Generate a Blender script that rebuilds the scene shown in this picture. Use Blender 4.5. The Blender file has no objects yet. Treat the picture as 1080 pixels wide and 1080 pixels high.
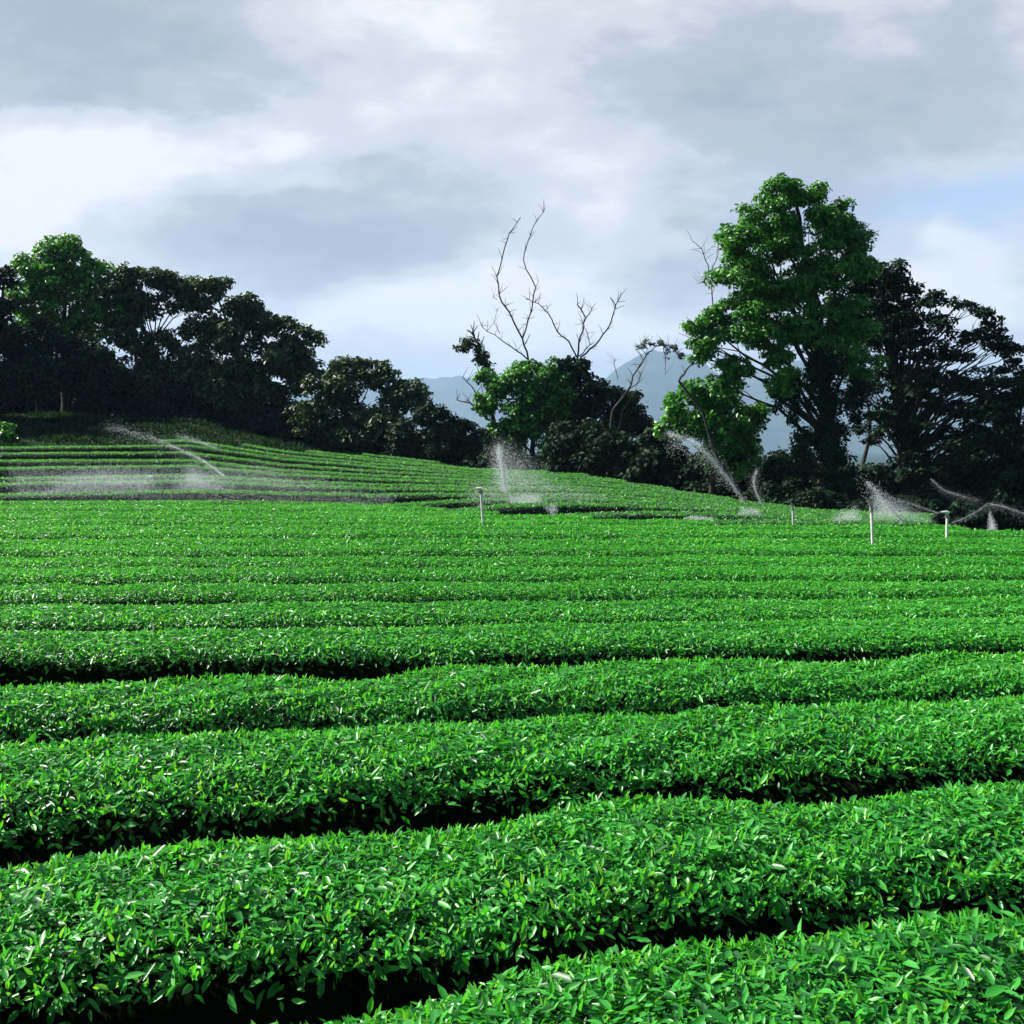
import bpy, math, random
import numpy as np

random.seed(7)
rng = np.random.default_rng(7)
C = bpy.context.scene.collection
R = math.radians
SC = bpy.context.scene

# ------------------------------------------------------------------ camera
CZ = 2.7                      # eye height
F = 1100.0                    # focal length in 1080-pixel units
HZ = 470.0                    # horizon row in the photo
PITCH = math.atan((540.0 - HZ) / F)
cam_d = bpy.data.cameras.new("camera")
cam_d.sensor_width = 36.0
cam_d.lens = 36.0 * F / 1080.0
cam_d.clip_start = 0.05
cam_d.clip_end = 60000
cam = bpy.data.objects.new("camera", cam_d)
C.objects.link(cam)
cam.location = (0, 0, CZ)
cam.rotation_euler = (math.pi / 2 - PITCH, 0, 0)
SC.camera = cam

# ------------------------------------------------------------------ light
SUN_DIR = np.array([-0.68, 0.20, 0.66]); SUN_DIR /= np.linalg.norm(SUN_DIR)
SUN_EL = math.asin(SUN_DIR[2])
SUN_AZ = math.atan2(SUN_DIR[0], SUN_DIR[1])      # clockwise from +Y
sd = bpy.data.lights.new("sun", "SUN")
sd.energy = 5.0
sd.angle = R(0.5)
sd.color = (1.0, 0.95, 0.86)
so = bpy.data.objects.new("sun", sd)
C.objects.link(so)
from mathutils import Vector
so.rotation_euler = Vector(SUN_DIR).to_track_quat('Z', 'Y').to_euler()
so.location = (-40, 10, 60)

SC.view_settings.view_transform = 'Standard'
SC.view_settings.look = 'None'
SC.view_settings.exposure = 1.28
SC.view_settings.gamma = 1.0
SC.cycles.volume_bounces = 0
SC.cycles.max_bounces = 6
SC.cycles.transparent_max_bounces = 8

# sky: Nishita light with a bank of soft clouds, laid out by direction
W = bpy.data.worlds.new("World")
SC.world = W
W.use_nodes = True
nt = W.node_tree
nt.nodes.clear()
def N(t, **kw):
    n = nt.nodes.new(t)
    for k, v in kw.items():
        setattr(n, k, v)
    return n
def L(a, b):
    nt.links.new(a, b)
def M(op, a, b=None, c=None, clamp=False):
    n = N('ShaderNodeMath', operation=op)
    n.use_clamp = clamp
    for i, v in enumerate((a, b, c)):
        if v is None:
            continue
        if isinstance(v, (int, float)):
            n.inputs[i].default_value = v
        else:
            L(v, n.inputs[i])
    return n.outputs[0]
def SS(v, lo, hi):
    n = N('ShaderNodeMapRange', interpolation_type='SMOOTHSTEP')
    L(v, n.inputs[0])
    n.inputs[1].default_value = lo
    n.inputs[2].default_value = hi
    return n.outputs[0]
def MIXC(f, a, b):
    n = N('ShaderNodeMix', data_type='RGBA')
    if isinstance(f, (int, float)): n.inputs[0].default_value = f
    else: L(f, n.inputs[0])
    for i, v in ((6, a), (7, b)):
        if isinstance(v, tuple): n.inputs[i].default_value = (*v, 1)
        else: L(v, n.inputs[i])
    return n.outputs[2]
tc = N('ShaderNodeTexCoord')
sep = N('ShaderNodeSeparateXYZ')
L(tc.outputs['Generated'], sep.inputs[0])
dx, dy, dz = sep.outputs
yy = M('MAXIMUM', dy, 0.08)
u0 = M('DIVIDE', dx, yy)
v0 = M('DIVIDE', dz, yy)
cmb = N('ShaderNodeCombineXYZ')
L(u0, cmb.inputs[0]); L(M('MULTIPLY', v0, 2.0), cmb.inputs[1])
def NOISE(scale, detail, rough, off):
    mp = N('ShaderNodeVectorMath', operation='ADD')
    L(cmb.outputs[0], mp.inputs[0]); mp.inputs[1].default_value = (off, off * 1.7, 0.3 * off)
    n = N('ShaderNodeTexNoise')
    L(mp.outputs[0], n.inputs['Vector'])
    n.inputs['Scale'].default_value = scale
    n.inputs['Detail'].default_value = detail
    n.inputs['Roughness'].default_value = rough
    return M('SUBTRACT', n.outputs[0], 0.5)
wu = NOISE(4.0, 4, 0.55, 3.1)
wv = NOISE(4.0, 4, 0.55, 8.3)
wu2 = NOISE(13.0, 5, 0.6, 1.3); wv2 = NOISE(13.0, 5, 0.6, 6.1)
u = M('ADD', u0, M('ADD', M('MULTIPLY', wu, 0.24), M('MULTIPLY', wu2, .08)))
v = M('ADD', v0, M('ADD', M('MULTIPLY', wv, 0.16), M('MULTIPLY', wv2, .05)))
# (px, py, half width, half height, weight): + bright billows, - grey bases
BL = [(420, 20, 130, 45, 0.45), (100, 40, 260, 70, -0.50), (60, 195, 120, 60, 0.40), (230, 170, 170, 36, 0.42), (110, 205, 40, 24, .22), (330, 150, 60, 22, .2),
      (450, 130, 140, 38, 0.36), (340, 245, 170, 42, -0.55), (120, 120, 80, 14, -0.25),
      (600, 240, 60, 35, 0.40), (690, 170, 100, 30, 0.20), (850, 115, 260, 60, -0.45), (560, 345, 260, 50, 0.40),
      (700, 290, 90, 35, -0.40), (1010, 290, 90, 42, 0.55), (20, 255, 50, 30, 0.3), (300, 345, 200, 35, 0.25),
      (700, 40, 200, 40, 0.05), (980, 215, 120, 18, -0.20), (440, 270, 90, 30, -0.15)]
den = M('ADD', M('MULTIPLY', NOISE(3.2, 8, 0.60, 0.7), 1.7), M('ADD', M('MULTIPLY', NOISE(9.0, 7, 0.62, 5.2), 0.75), 0.55))
for (px, py, a, b, w) in BL:
    uu = (px - 540) / F; vv = (HZ - py) / F
    e = M('ADD', M('POWER', M('ABSOLUTE', M('MULTIPLY', M('SUBTRACT', u, uu), F / a)), 2.0),
          M('POWER', M('ABSOLUTE', M('MULTIPLY', M('SUBTRACT', v, vv), F / b)), 2.0))
    den = M('ADD', den, M('MULTIPLY', M('EXPONENT', M('MULTIPLY', e, -0.9)), w * .85))
cr = N('ShaderNodeValToRGB')
L(den, cr.inputs[0])
cr.color_ramp.interpolation = 'EASE'
els = cr.color_ramp.elements
els[0].position = 0.0; els[0].color = (0.355, 0.398, 0.462, 1)
els[1].position = 1.0; els[1].color = (0.89, 0.885, 0.885, 1)
e1 = els.new(0.30); e1.color = (0.44, 0.475, 0.53, 1)
e2 = els.new(0.62); e2.color = (0.64, 0.665, 0.69, 1)
# a hole of blue on the right, above the low white cloud
hole = M('ADD', M('POWER', M('ABSOLUTE', M('MULTIPLY', M('SUBTRACT', u, (1020 - 540) / F), F / 150)), 2.0),
         M('POWER', M('ABSOLUTE', M('MULTIPLY', M('SUBTRACT', v, (HZ - 222) / F), F / 36)), 2.0))
cl = MIXC(M('MULTIPLY', M('EXPONENT', M('MULTIPLY', hole, -1.0)), 0.9), cr.outputs[0], (0.42, 0.58, 0.84))
CLOUD = 0.455
sky = N('ShaderNodeTexSky', sky_type='NISHITA')
sky.sun_disc = False
sky.sun_elevation = SUN_EL
sky.sun_rotation = SUN_AZ
bg_sky = N('ShaderNodeBackground'); L(sky.outputs[0], bg_sky.inputs[0]); bg_sky.inputs[1].default_value = 0.05
bg_cl = N('ShaderNodeBackground'); L(cl, bg_cl.inputs[0]); bg_cl.inputs[1].default_value = CLOUD
cover = M('MULTIPLY', SS(dy, 0.35, 0.62), SS(dz, -0.3, -0.1))   # clouds ahead; unseen sky behind and overhead dimmed to blue to deepen shade
mx = N('ShaderNodeMixShader')
L(cover, mx.inputs[0]); L(bg_sky.outputs[0], mx.inputs[1]); L(bg_cl.outputs[0], mx.inputs[2])
wo = N('ShaderNodeOutputWorld')
L(mx.outputs[0], wo.inputs[0])

# ------------------------------------------------------------------ helpers
def P(px, py, d):
    """World point whose picture position in the photo is (px, py), d metres ahead."""
    uu = (px - 540) / F; vv = (540 - py) / F
    c, s = math.cos(PITCH), math.sin(PITCH)
    dirv = np.array([uu, c + vv * s, -s + vv * c])
    return np.array([0, 0, CZ]) + dirv * (d / dirv[1])

def link(name, me, mat, parent=None):
    o = bpy.data.objects.new(name, me)
    C.objects.link(o)
    if mat: me.materials.append(mat)
    if parent is not None: o.parent = parent
    return o

def mesh_np(name, verts, faces, smooth=False):
    """verts (n,3); faces (m,k) all of one size k"""
    me = bpy.data.meshes.new(name)
    verts = np.asarray(verts, dtype=np.float32); faces = np.asarray(faces, dtype=np.int32)
    m, k = faces.shape
    me.vertices.add(len(verts)); me.vertices.foreach_set("co", verts.ravel())
    me.loops.add(m * k); me.loops.foreach_set("vertex_index", faces.ravel())
    me.polygons.add(m)
    me.polygons.foreach_set("loop_start", np.arange(0, m * k, k, dtype=np.int32))
    me.polygons.foreach_set("loop_total", np.full(m, k, dtype=np.int32))
    if smooth: me.polygons.foreach_set("use_smooth", np.ones(m, dtype=bool))
    me.update(calc_edges=True)
    return me

def thing(name, label, cat, loc=(0, 0, 0), group=None):
    o = bpy.data.objects.new(name, None)
    C.objects.link(o)
    o.empty_display_size = 0.3
    o.location = loc
    tag(o, label, cat, group)
    return o
def tag(o, label=None, cat=None, group=None, kind=None):
    if label: o['label'] = label
    if cat: o['category'] = cat
    if group: o['group'] = group
    if kind: o['kind'] = kind
    return o

def unit(a):
    return a / np.maximum(np.linalg.norm(a, axis=-1, keepdims=True), 1e-9)

def leaves(name, pos, nrm, drc, length, width, fold=0.25, curl=0.15, simple=False):
    """Folded pointed leaves: base at pos, growing along drc, facing nrm."""
    n = len(pos)
    d = unit(drc - nrm * np.sum(drc * nrm, axis=1, keepdims=True))
    s = np.cross(d, nrm)
    l = np.broadcast_to(np.asarray(length), (n,))[:, None]
    w = np.broadcast_to(np.asarray(width), (n,))[:, None] * 0.5
    if simple:
        v = np.stack([pos, pos + d * l * .5 + s * w + nrm * w * fold, pos + d * l - nrm * l * curl, pos + d * l * .5 - s * w + nrm * w * fold], 1)
        i = np.arange(n)[:, None] * 4
        f = np.concatenate([i + np.array([[0, 1, 2]]), i + np.array([[0, 2, 3]])], 0)
        return mesh_np(name, v.reshape(-1, 3), f)
    v = np.stack([pos,
                  pos + d * l * .30 + s * w * .9 + nrm * w * fold, pos + d * l * .65 + s * w * .85 + nrm * (w * fold - l * curl * .4),
                  pos + d * l - nrm * l * curl,
                  pos + d * l * .65 - s * w * .85 + nrm * (w * fold - l * curl * .4), pos + d * l * .30 - s * w * .9 + nrm * w * fold], 1)
    i = np.arange(n)[:, None] * 6
    f = np.concatenate([i + np.array([[0, 1, 2, 3]]), i + np.array([[0, 3, 4, 5]])], 0)
    return mesh_np(name, v.reshape(-1, 3), f)

def tubes(name, lines, sides=6, smooth=True, raw=False):
    """lines: list of (points (n,3), radii (n,)); one mesh."""
    V = []; Fc = []; base = 0
    for pts, rad in lines:
        pts = np.asarray(pts, float); n = len(pts)
        t = np.gradient(pts, axis=0); t = unit(t)
        ref = np.array([0.31, 0.95, 0.1]); ref = np.where(np.abs(t @ ref)[:, None] > .9, np.array([1., 0, 0]), ref)
        a = unit(np.cross(t, ref)); b = np.cross(t, a)
        ang = np.linspace(0, 2 * np.pi, sides, endpoint=False)
        ring = a[:, None] * np.cos(ang)[None, :, None] + b[:, None] * np.sin(ang)[None, :, None]
        V.append((pts[:, None] + ring * np.asarray(rad)[:, None, None]).reshape(-1, 3))
        for i in range(n - 1):
            for j in range(sides):
                k = (j + 1) % sides
                Fc.append((base + i * sides + j, base + i * sides + k, base + (i + 1) * sides + k, base + (i + 1) * sides + j))
        base += n * sides
    if raw: return np.concatenate(V), Fc
    return mesh_np(name, np.concatenate(V), Fc, smooth)

def wiggle(pts, amp, steps=5, rg=random):
    """Resample a polyline with small sideways kinks."""
    pts = [np.asarray(p, float) for p in pts]
    out = []
    for a, b in zip(pts[:-1], pts[1:]):
        for i in range(steps):
            t = i / steps
            j = 0 if (i == 0) else amp * np.linalg.norm(b - a)
            out.append(a + (b - a) * t + np.array([rg.uniform(-j, j) for _ in range(3)]))
    out.append(pts[-1])
    return np.array(out)

def sines(k, seed, f0, f1):
    r = np.random.default_rng(seed)
    fr = r.uniform(f0, f1, k); ph = r.uniform(0, 6.28, k); am = r.uniform(.5, 1, k) / math.sqrt(k)
    return lambda x: sum(a * np.sin(f * x + p) for a, f, p in zip(am, fr, ph))

# ------------------------------------------------------------------ materials
def mat(name):
    m = bpy.data.materials.new(name); m.use_nodes = True
    t = m.node_tree; t.nodes.clear()
    out = t.nodes.new('ShaderNodeOutputMaterial')
    return m, t, out

def leaf_mat(name, cols, rough=0.40, spec=0.5, trans=0.35, patch=(0.4, 0.0)):
    """Glossy leaves: colour differs leaf by leaf and, slowly, from place to place."""
    m, t, out = mat(name)
    geo = t.nodes.new('ShaderNodeNewGeometry')
    tcx = t.nodes.new('ShaderNodeTexCoord')
    nz = t.nodes.new('ShaderNodeTexNoise')
    nz.inputs['Scale'].default_value = patch[0]; nz.inputs['Detail'].default_value = 3
    t.links.new(tcx.outputs['Object'], nz.inputs['Vector'])
    a = t.nodes.new('ShaderNodeMath'); a.operation = 'SUBTRACT'; t.links.new(nz.outputs[0], a.inputs[0]); a.inputs[1].default_value = .5
    b = t.nodes.new('ShaderNodeMath'); b.operation = 'MULTIPLY_ADD'
    t.links.new(a.outputs[0], b.inputs[0]); b.inputs[1].default_value = patch[1]
    t.links.new(geo.outputs['Random Per Island'], b.inputs[2])
    cr = t.nodes.new('ShaderNodeValToRGB'); t.links.new(b.outputs[0], cr.inputs[0])
    e = cr.color_ramp.elements
    e[0].position = 0; e[0].color = (*cols[0], 1); e[1].position = 1; e[1].color = (*cols[-1], 1)
    for i, c in enumerate(cols[1:-1]):
        x = e.new((i + 1) / (len(cols) - 1)); x.color = (*c, 1)
    p = t.nodes.new('ShaderNodeBsdfPrincipled')
    t.links.new(cr.outputs[0], p.inputs['Base Color'])
    p.inputs['Roughness'].default_value = rough
    p.inputs['Specular IOR Level'].default_value = spec
    tr = t.nodes.new('ShaderNodeBsdfTranslucent')
    hs = t.nodes.new('ShaderNodeMix'); hs.data_type = 'RGBA'; hs.blend_type = 'MULTIPLY'; hs.inputs[0].default_value = 1
    t.links.new(cr.outputs[0], hs.inputs[6]); hs.inputs[7].default_value = (1.5, 1.25, .4, 1)
    t.links.new(hs.outputs[2], tr.inputs[0])
    mx = t.nodes.new('ShaderNodeMixShader'); mx.inputs[0].default_value = trans
    t.links.new(p.outputs[0], mx.inputs[1]); t.links.new(tr.outputs[0], mx.inputs[2])
    t.links.new(mx.outputs[0], out.inputs[0])
    return m

def noise_mat(name, c0, c1, scale=3.0, rough=.9, bump=0.0, spec=.2, detail=6):
    m, t, out = mat(name)
    tcx = t.nodes.new('ShaderNodeTexCoord')
    nz = t.nodes.new('ShaderNodeTexNoise'); nz.inputs['Scale'].default_value = scale; nz.inputs['Detail'].default_value = detail
    t.links.new(tcx.outputs['Object'], nz.inputs['Vector'])
    cr = t.nodes.new('ShaderNodeValToRGB'); t.links.new(nz.outputs[0], cr.inputs[0])
    e = cr.color_ramp.elements
    e[0].position = .35; e[0].color = (*c0, 1); e[1].position = .65; e[1].color = (*c1, 1)
    p = t.nodes.new('ShaderNodeBsdfPrincipled')
    t.links.new(cr.outputs[0], p.inputs['Base Color'])
    p.inputs['Roughness'].default_value = rough; p.inputs['Specular IOR Level'].default_value = spec
    if bump:
        bp = t.nodes.new('ShaderNodeBump'); bp.inputs['Strength'].default_value = bump
        t.links.new(nz.outputs[0], bp.inputs['Height']); t.links.new(bp.outputs[0], p.inputs['Normal'])
    t.links.new(p.outputs[0], out.inputs[0])
    return m

M_TEA = leaf_mat("tea_leaf", [(.007, .088, .012), (.020, .22, .024), (.045, .34, .038), (.10, .44, .062)], patch=(.35, .9))
M_SHOOT = leaf_mat("tea_shoot", [(.042, .38, .042), (.085, .46, .070), (.15, .44, .07)], trans=.45)
M_TWIG = noise_mat("tea_twig", (.003, .006, .003), (.007, .010, .005), 14, .95, 0, 0)  # near-black so the hollows between leaves read as deep shade
M_TEAFAR = noise_mat("tea_bush_body", (.006, .020, .008), (.012, .036, .013), 5, .9)  # dark colour makes the far rows' fronts look shaded below their tops
M_TEAPALE = leaf_mat("pale_tea_leaf", [(.016, .085, .040), (.040, .15, .072), (.095, .25, .125)], rough=.5, patch=(.25, .9))  # leaf colour of the far rows, paler and bluer than near tea
M_TREE = leaf_mat("vine_leaf", [(.008, .08, .012), (.032, .20, .024), (.12, .36, .045)], rough=.42, patch=(.3, .6))
M_SHADED = leaf_mat("shaded_leaf", [(.003, .012, .008), (.006, .024, .011), (.012, .042, .016)], rough=.65, spec=.14, trans=.15, patch=(.2, .6))  # near-black colour carries the shade on trees and undergrowth
M_OLIVE = leaf_mat("olive_leaf", [(.008, .030, .012), (.026, .070, .024), (.080, .135, .052)], rough=.5, spec=.35, trans=.22, patch=(.2, .6))
M_BARK = noise_mat("bark", (.020, .017, .014), (.050, .045, .038), 2.5, .95, .4)
M_DEAD = noise_mat("dead_wood", (.030, .028, .030), (.070, .066, .068), 3.0, .9, .3)
M_PALE = noise_mat("bleached_wood", (.34, .32, .29), (.46, .44, .40), 3.0, .9, .3)
M_PIPE = noise_mat("pale_pipe", (.52, .54, .50), (.66, .66, .62), 6.0, .5, 0, .4)
M_METAL = noise_mat("dull_metal", (.16, .16, .15), (.26, .25, .23), 9.0, .45, 0, .5)
M_STAKE = noise_mat("stake_wood", (.26, .20, .10), (.36, .28, .15), 6.0, .9)

# ground: soil under the bushes, rough turf farther out
def ground_mat():
    m, t, out = mat("ground")
    tcx = t.nodes.new('ShaderNodeTexCoord')
    n1 = t.nodes.new('ShaderNodeTexNoise'); n1.inputs['Scale'].default_value = .9; n1.inputs['Detail'].default_value = 8
    n2 = t.nodes.new('ShaderNodeTexNoise'); n2.inputs['Scale'].default_value = 9; n2.inputs['Detail'].default_value = 6
    for n in (n1, n2): t.links.new(tcx.outputs['Object'], n.inputs['Vector'])
    a = t.nodes.new('ShaderNodeValToRGB'); t.links.new(n2.outputs[0], a.inputs[0])
    a.color_ramp.elements[0].position = .35; a.color_ramp.elements[0].color = (.010, .009, .007, 1)
    a.color_ramp.elements[1].position = .7; a.color_ramp.elements[1].color = (.026, .020, .013, 1)
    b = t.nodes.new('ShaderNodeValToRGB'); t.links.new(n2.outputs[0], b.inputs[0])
    b.color_ramp.elements[0].position = .3; b.color_ramp.elements[0].color = (.005, .020, .008, 1)  # turf darkened in colour to stand for shade on the bank
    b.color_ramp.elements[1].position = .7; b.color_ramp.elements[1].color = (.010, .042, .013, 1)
    mk = t.nodes.new('ShaderNodeValToRGB'); t.links.new(n1.outputs[0], mk.inputs[0])
    mk.color_ramp.elements[0].position = .40; mk.color_ramp.elements[1].position = .60
    mx = t.nodes.new('ShaderNodeMix'); mx.data_type = 'RGBA'
    t.links.new(mk.outputs[0], mx.inputs[0]); t.links.new(a.outputs[0], mx.inputs[6]); t.links.new(b.outputs[0], mx.inputs[7])
    sx = t.nodes.new('ShaderNodeSeparateXYZ'); t.links.new(tcx.outputs['Object'], sx.inputs[0])
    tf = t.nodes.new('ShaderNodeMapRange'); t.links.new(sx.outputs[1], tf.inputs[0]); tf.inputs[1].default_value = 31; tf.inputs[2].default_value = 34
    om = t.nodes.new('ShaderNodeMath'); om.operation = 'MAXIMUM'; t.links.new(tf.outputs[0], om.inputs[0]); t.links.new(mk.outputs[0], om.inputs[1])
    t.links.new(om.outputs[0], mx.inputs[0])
    p = t.nodes.new('ShaderNodeBsdfPrincipled'); p.inputs['Roughness'].default_value = .95; p.inputs['Specular IOR Level'].default_value = .1
    t.links.new(mx.outputs[2], p.inputs['Base Color'])
    bp = t.nodes.new('ShaderNodeBump'); bp.inputs['Strength'].default_value = .5
    t.links.new(n2.outputs[0], bp.inputs['Height']); t.links.new(bp.outputs[0], p.inputs['Normal'])
    t.links.new(p.outputs[0], out.inputs[0])
    return m

# ------------------------------------------------------------------ terrain
BX = [-700, -100, 0, 200, 300, 400, 500, 610, 700, 800, 870, 1080, 1900]
BY = [432, 435, 437, 442, 468, 486, 502, 509, 525, 543, 552, 560, 566]
def pxof(x, y): return np.clip(540 + F * x / np.maximum(y, 6.0), -700, 1900)
def y_edge(px): return np.interp(px, [-700, 0, 400, 540, 760, 1080, 1900], [34, 34, 32, 27.5, 24.5, 22.5, 22])
def y_tree(px): return np.interp(px, [-700, 0, 300, 540, 720, 880, 1080, 1900], [74, 72, 68, 60, 52, 46, 45, 45])
def G(x, y):
    """Height of the ground."""
    x = np.asarray(x, float); y = np.asarray(y, float)
    px = pxof(x, y)
    ye = y_edge(px); yt = y_tree(px)
    zt = CZ + yt * (HZ - np.interp(px, BX, BY)) / F
    s = np.clip((y - ye - 1.5) / (yt - ye - 1.5), 0, 1)
    dip = -np.interp(px, [300, 620], [.05, .35]) * np.exp(-((y - ye - 3.2) / 2.2) ** 2) * np.clip((y - ye) / 1.0, 0, 1)
    z = zt * (s * .75 + .25 * s * s * (3 - 2 * s)) + dip
    back = np.maximum(y - yt - 4, 0)
    z = z - np.minimum(back * .09, 6) - np.minimum(np.maximum(back - 60, 0) * .03, 25)
    return z

rr = np.concatenate([np.linspace(0.2, 80, 180), np.geomspace(81, 20000, 70)])
aa = np.linspace(-math.pi, math.pi, 361)
rg, ag = np.meshgrid(rr, aa, indexing='ij')
gx, gy = rg * np.sin(ag), rg * np.cos(ag)
gz = G(gx, gy)
gz += np.where((rg < 80), .03 * np.sin(gx * 2.1) * np.sin(gy * 1.7 + 1), 0)
nr, na = rg.shape
idx = np.arange(nr * na).reshape(nr, na)
fc = np.stack([idx[:-1, :-1], idx[:-1, 1:], idx[1:, 1:], idx[1:, :-1]], -1).reshape(-1, 4)[:, ::-1]
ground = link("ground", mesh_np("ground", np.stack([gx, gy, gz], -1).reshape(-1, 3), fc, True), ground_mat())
tag(ground, "dark soil and rough turf under the tea hedges and trees", "ground", kind="structure")

# far mountains
M_MOUNT = noise_mat("mountain_forest", (.010, .026, .014), (.035, .060, .026), .004, 1.0, 0, .0, 8)
def mountain(name, prof, D, depth, label):
    px = np.arange(prof[0][0], prof[-1][0] + 1, 6.0)
    py = np.interp(px, [p[0] for p in prof], [p[1] for p in prof])
    k = np.hanning(7); k /= k.sum(); py = np.convolve(np.pad(py, 3, mode='edge'), k, 'valid')
    r = np.random.default_rng(len(prof)); nz = sines(6, len(prof) + 4, .05, .35)
    py = py + 1.2 * nz(px)
    ts = np.linspace(-1, 1, 31)
    V = []
    for t in ts:
        y = D + depth * t
        x = (px - 540) / F * D + 130 * np.sin(px * .02 + 3 * t)
        prof_t = (1 - abs(t) ** 1.5)
        z = (HZ - py) / F * D * prof_t - 60 * abs(t) + 46 * np.sin(px * .045 + 4 * t) * (1 - abs(t)) * abs(t) * 2 + CZ
        V.append(np.stack([x, np.full_like(x, y), z], -1))
    V = np.array(V); n, m_ = V.shape[:2]
    ix = np.arange(n * m_).reshape(n, m_)
    f = np.stack([ix[:-1, :-1], ix[:-1, 1:], ix[1:, 1:], ix[1:, :-1]], -1).reshape(-1, 4)
    o = link(name, mesh_np(name, V.reshape(-1, 3), f, True), M_MOUNT)
    tag(o, label, "mountain", kind="structure")
mountain("mountain", [(560, 480), (615, 430), (640, 396), (650, 382), (668, 372), (690, 370), (708, 374), (724, 392), (750, 408), (790, 396), (840, 380), (880, 384), (930, 400), (1000, 416), (1080, 424), (1300, 440), (1500, 480)], 7600, 2300, "blue hazy rounded mountain seen between the bare branches and the big tree")
mountain("mountain", [(-300, 450), (100, 430), (300, 408), (400, 400), (440, 400), (500, 397), (530, 404), (570, 418), (640, 436), (720, 470)], 9500, 2500, "low blue hazy ridge seen left of the bare branched tree")

# haze: the air between here and the mountains
hz = bpy.data.meshes.new("haze")
x0, x1, y0, y1, z0, z1 = -16000, 16000, -60, 12500, -80, 800
vs = [(x, y, z) for x in (x0, x1) for y in (y0, y1) for z in (z0, z1)]
hz.from_pydata(vs, [], [(0, 1, 3, 2), (4, 6, 7, 5), (0, 4, 5, 1), (2, 3, 7, 6), (0, 2, 6, 4), (1, 5, 7, 3)])
m, t, out = mat("haze")
pv = t.nodes.new('ShaderNodeVolumePrincipled')
pv.inputs['Color'].default_value = (.47, .68, 1.0, 1)
pv.inputs['Density'].default_value = .000105
pv.inputs['Anisotropy'].default_value = 0.1
t.links.new(pv.outputs[0], out.inputs['Volume'])
HAZE = True
if HAZE:
    tag(link("haze", hz, m), "pale blue haze hanging in front of the mountains", "haze", kind="stuff")

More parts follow.
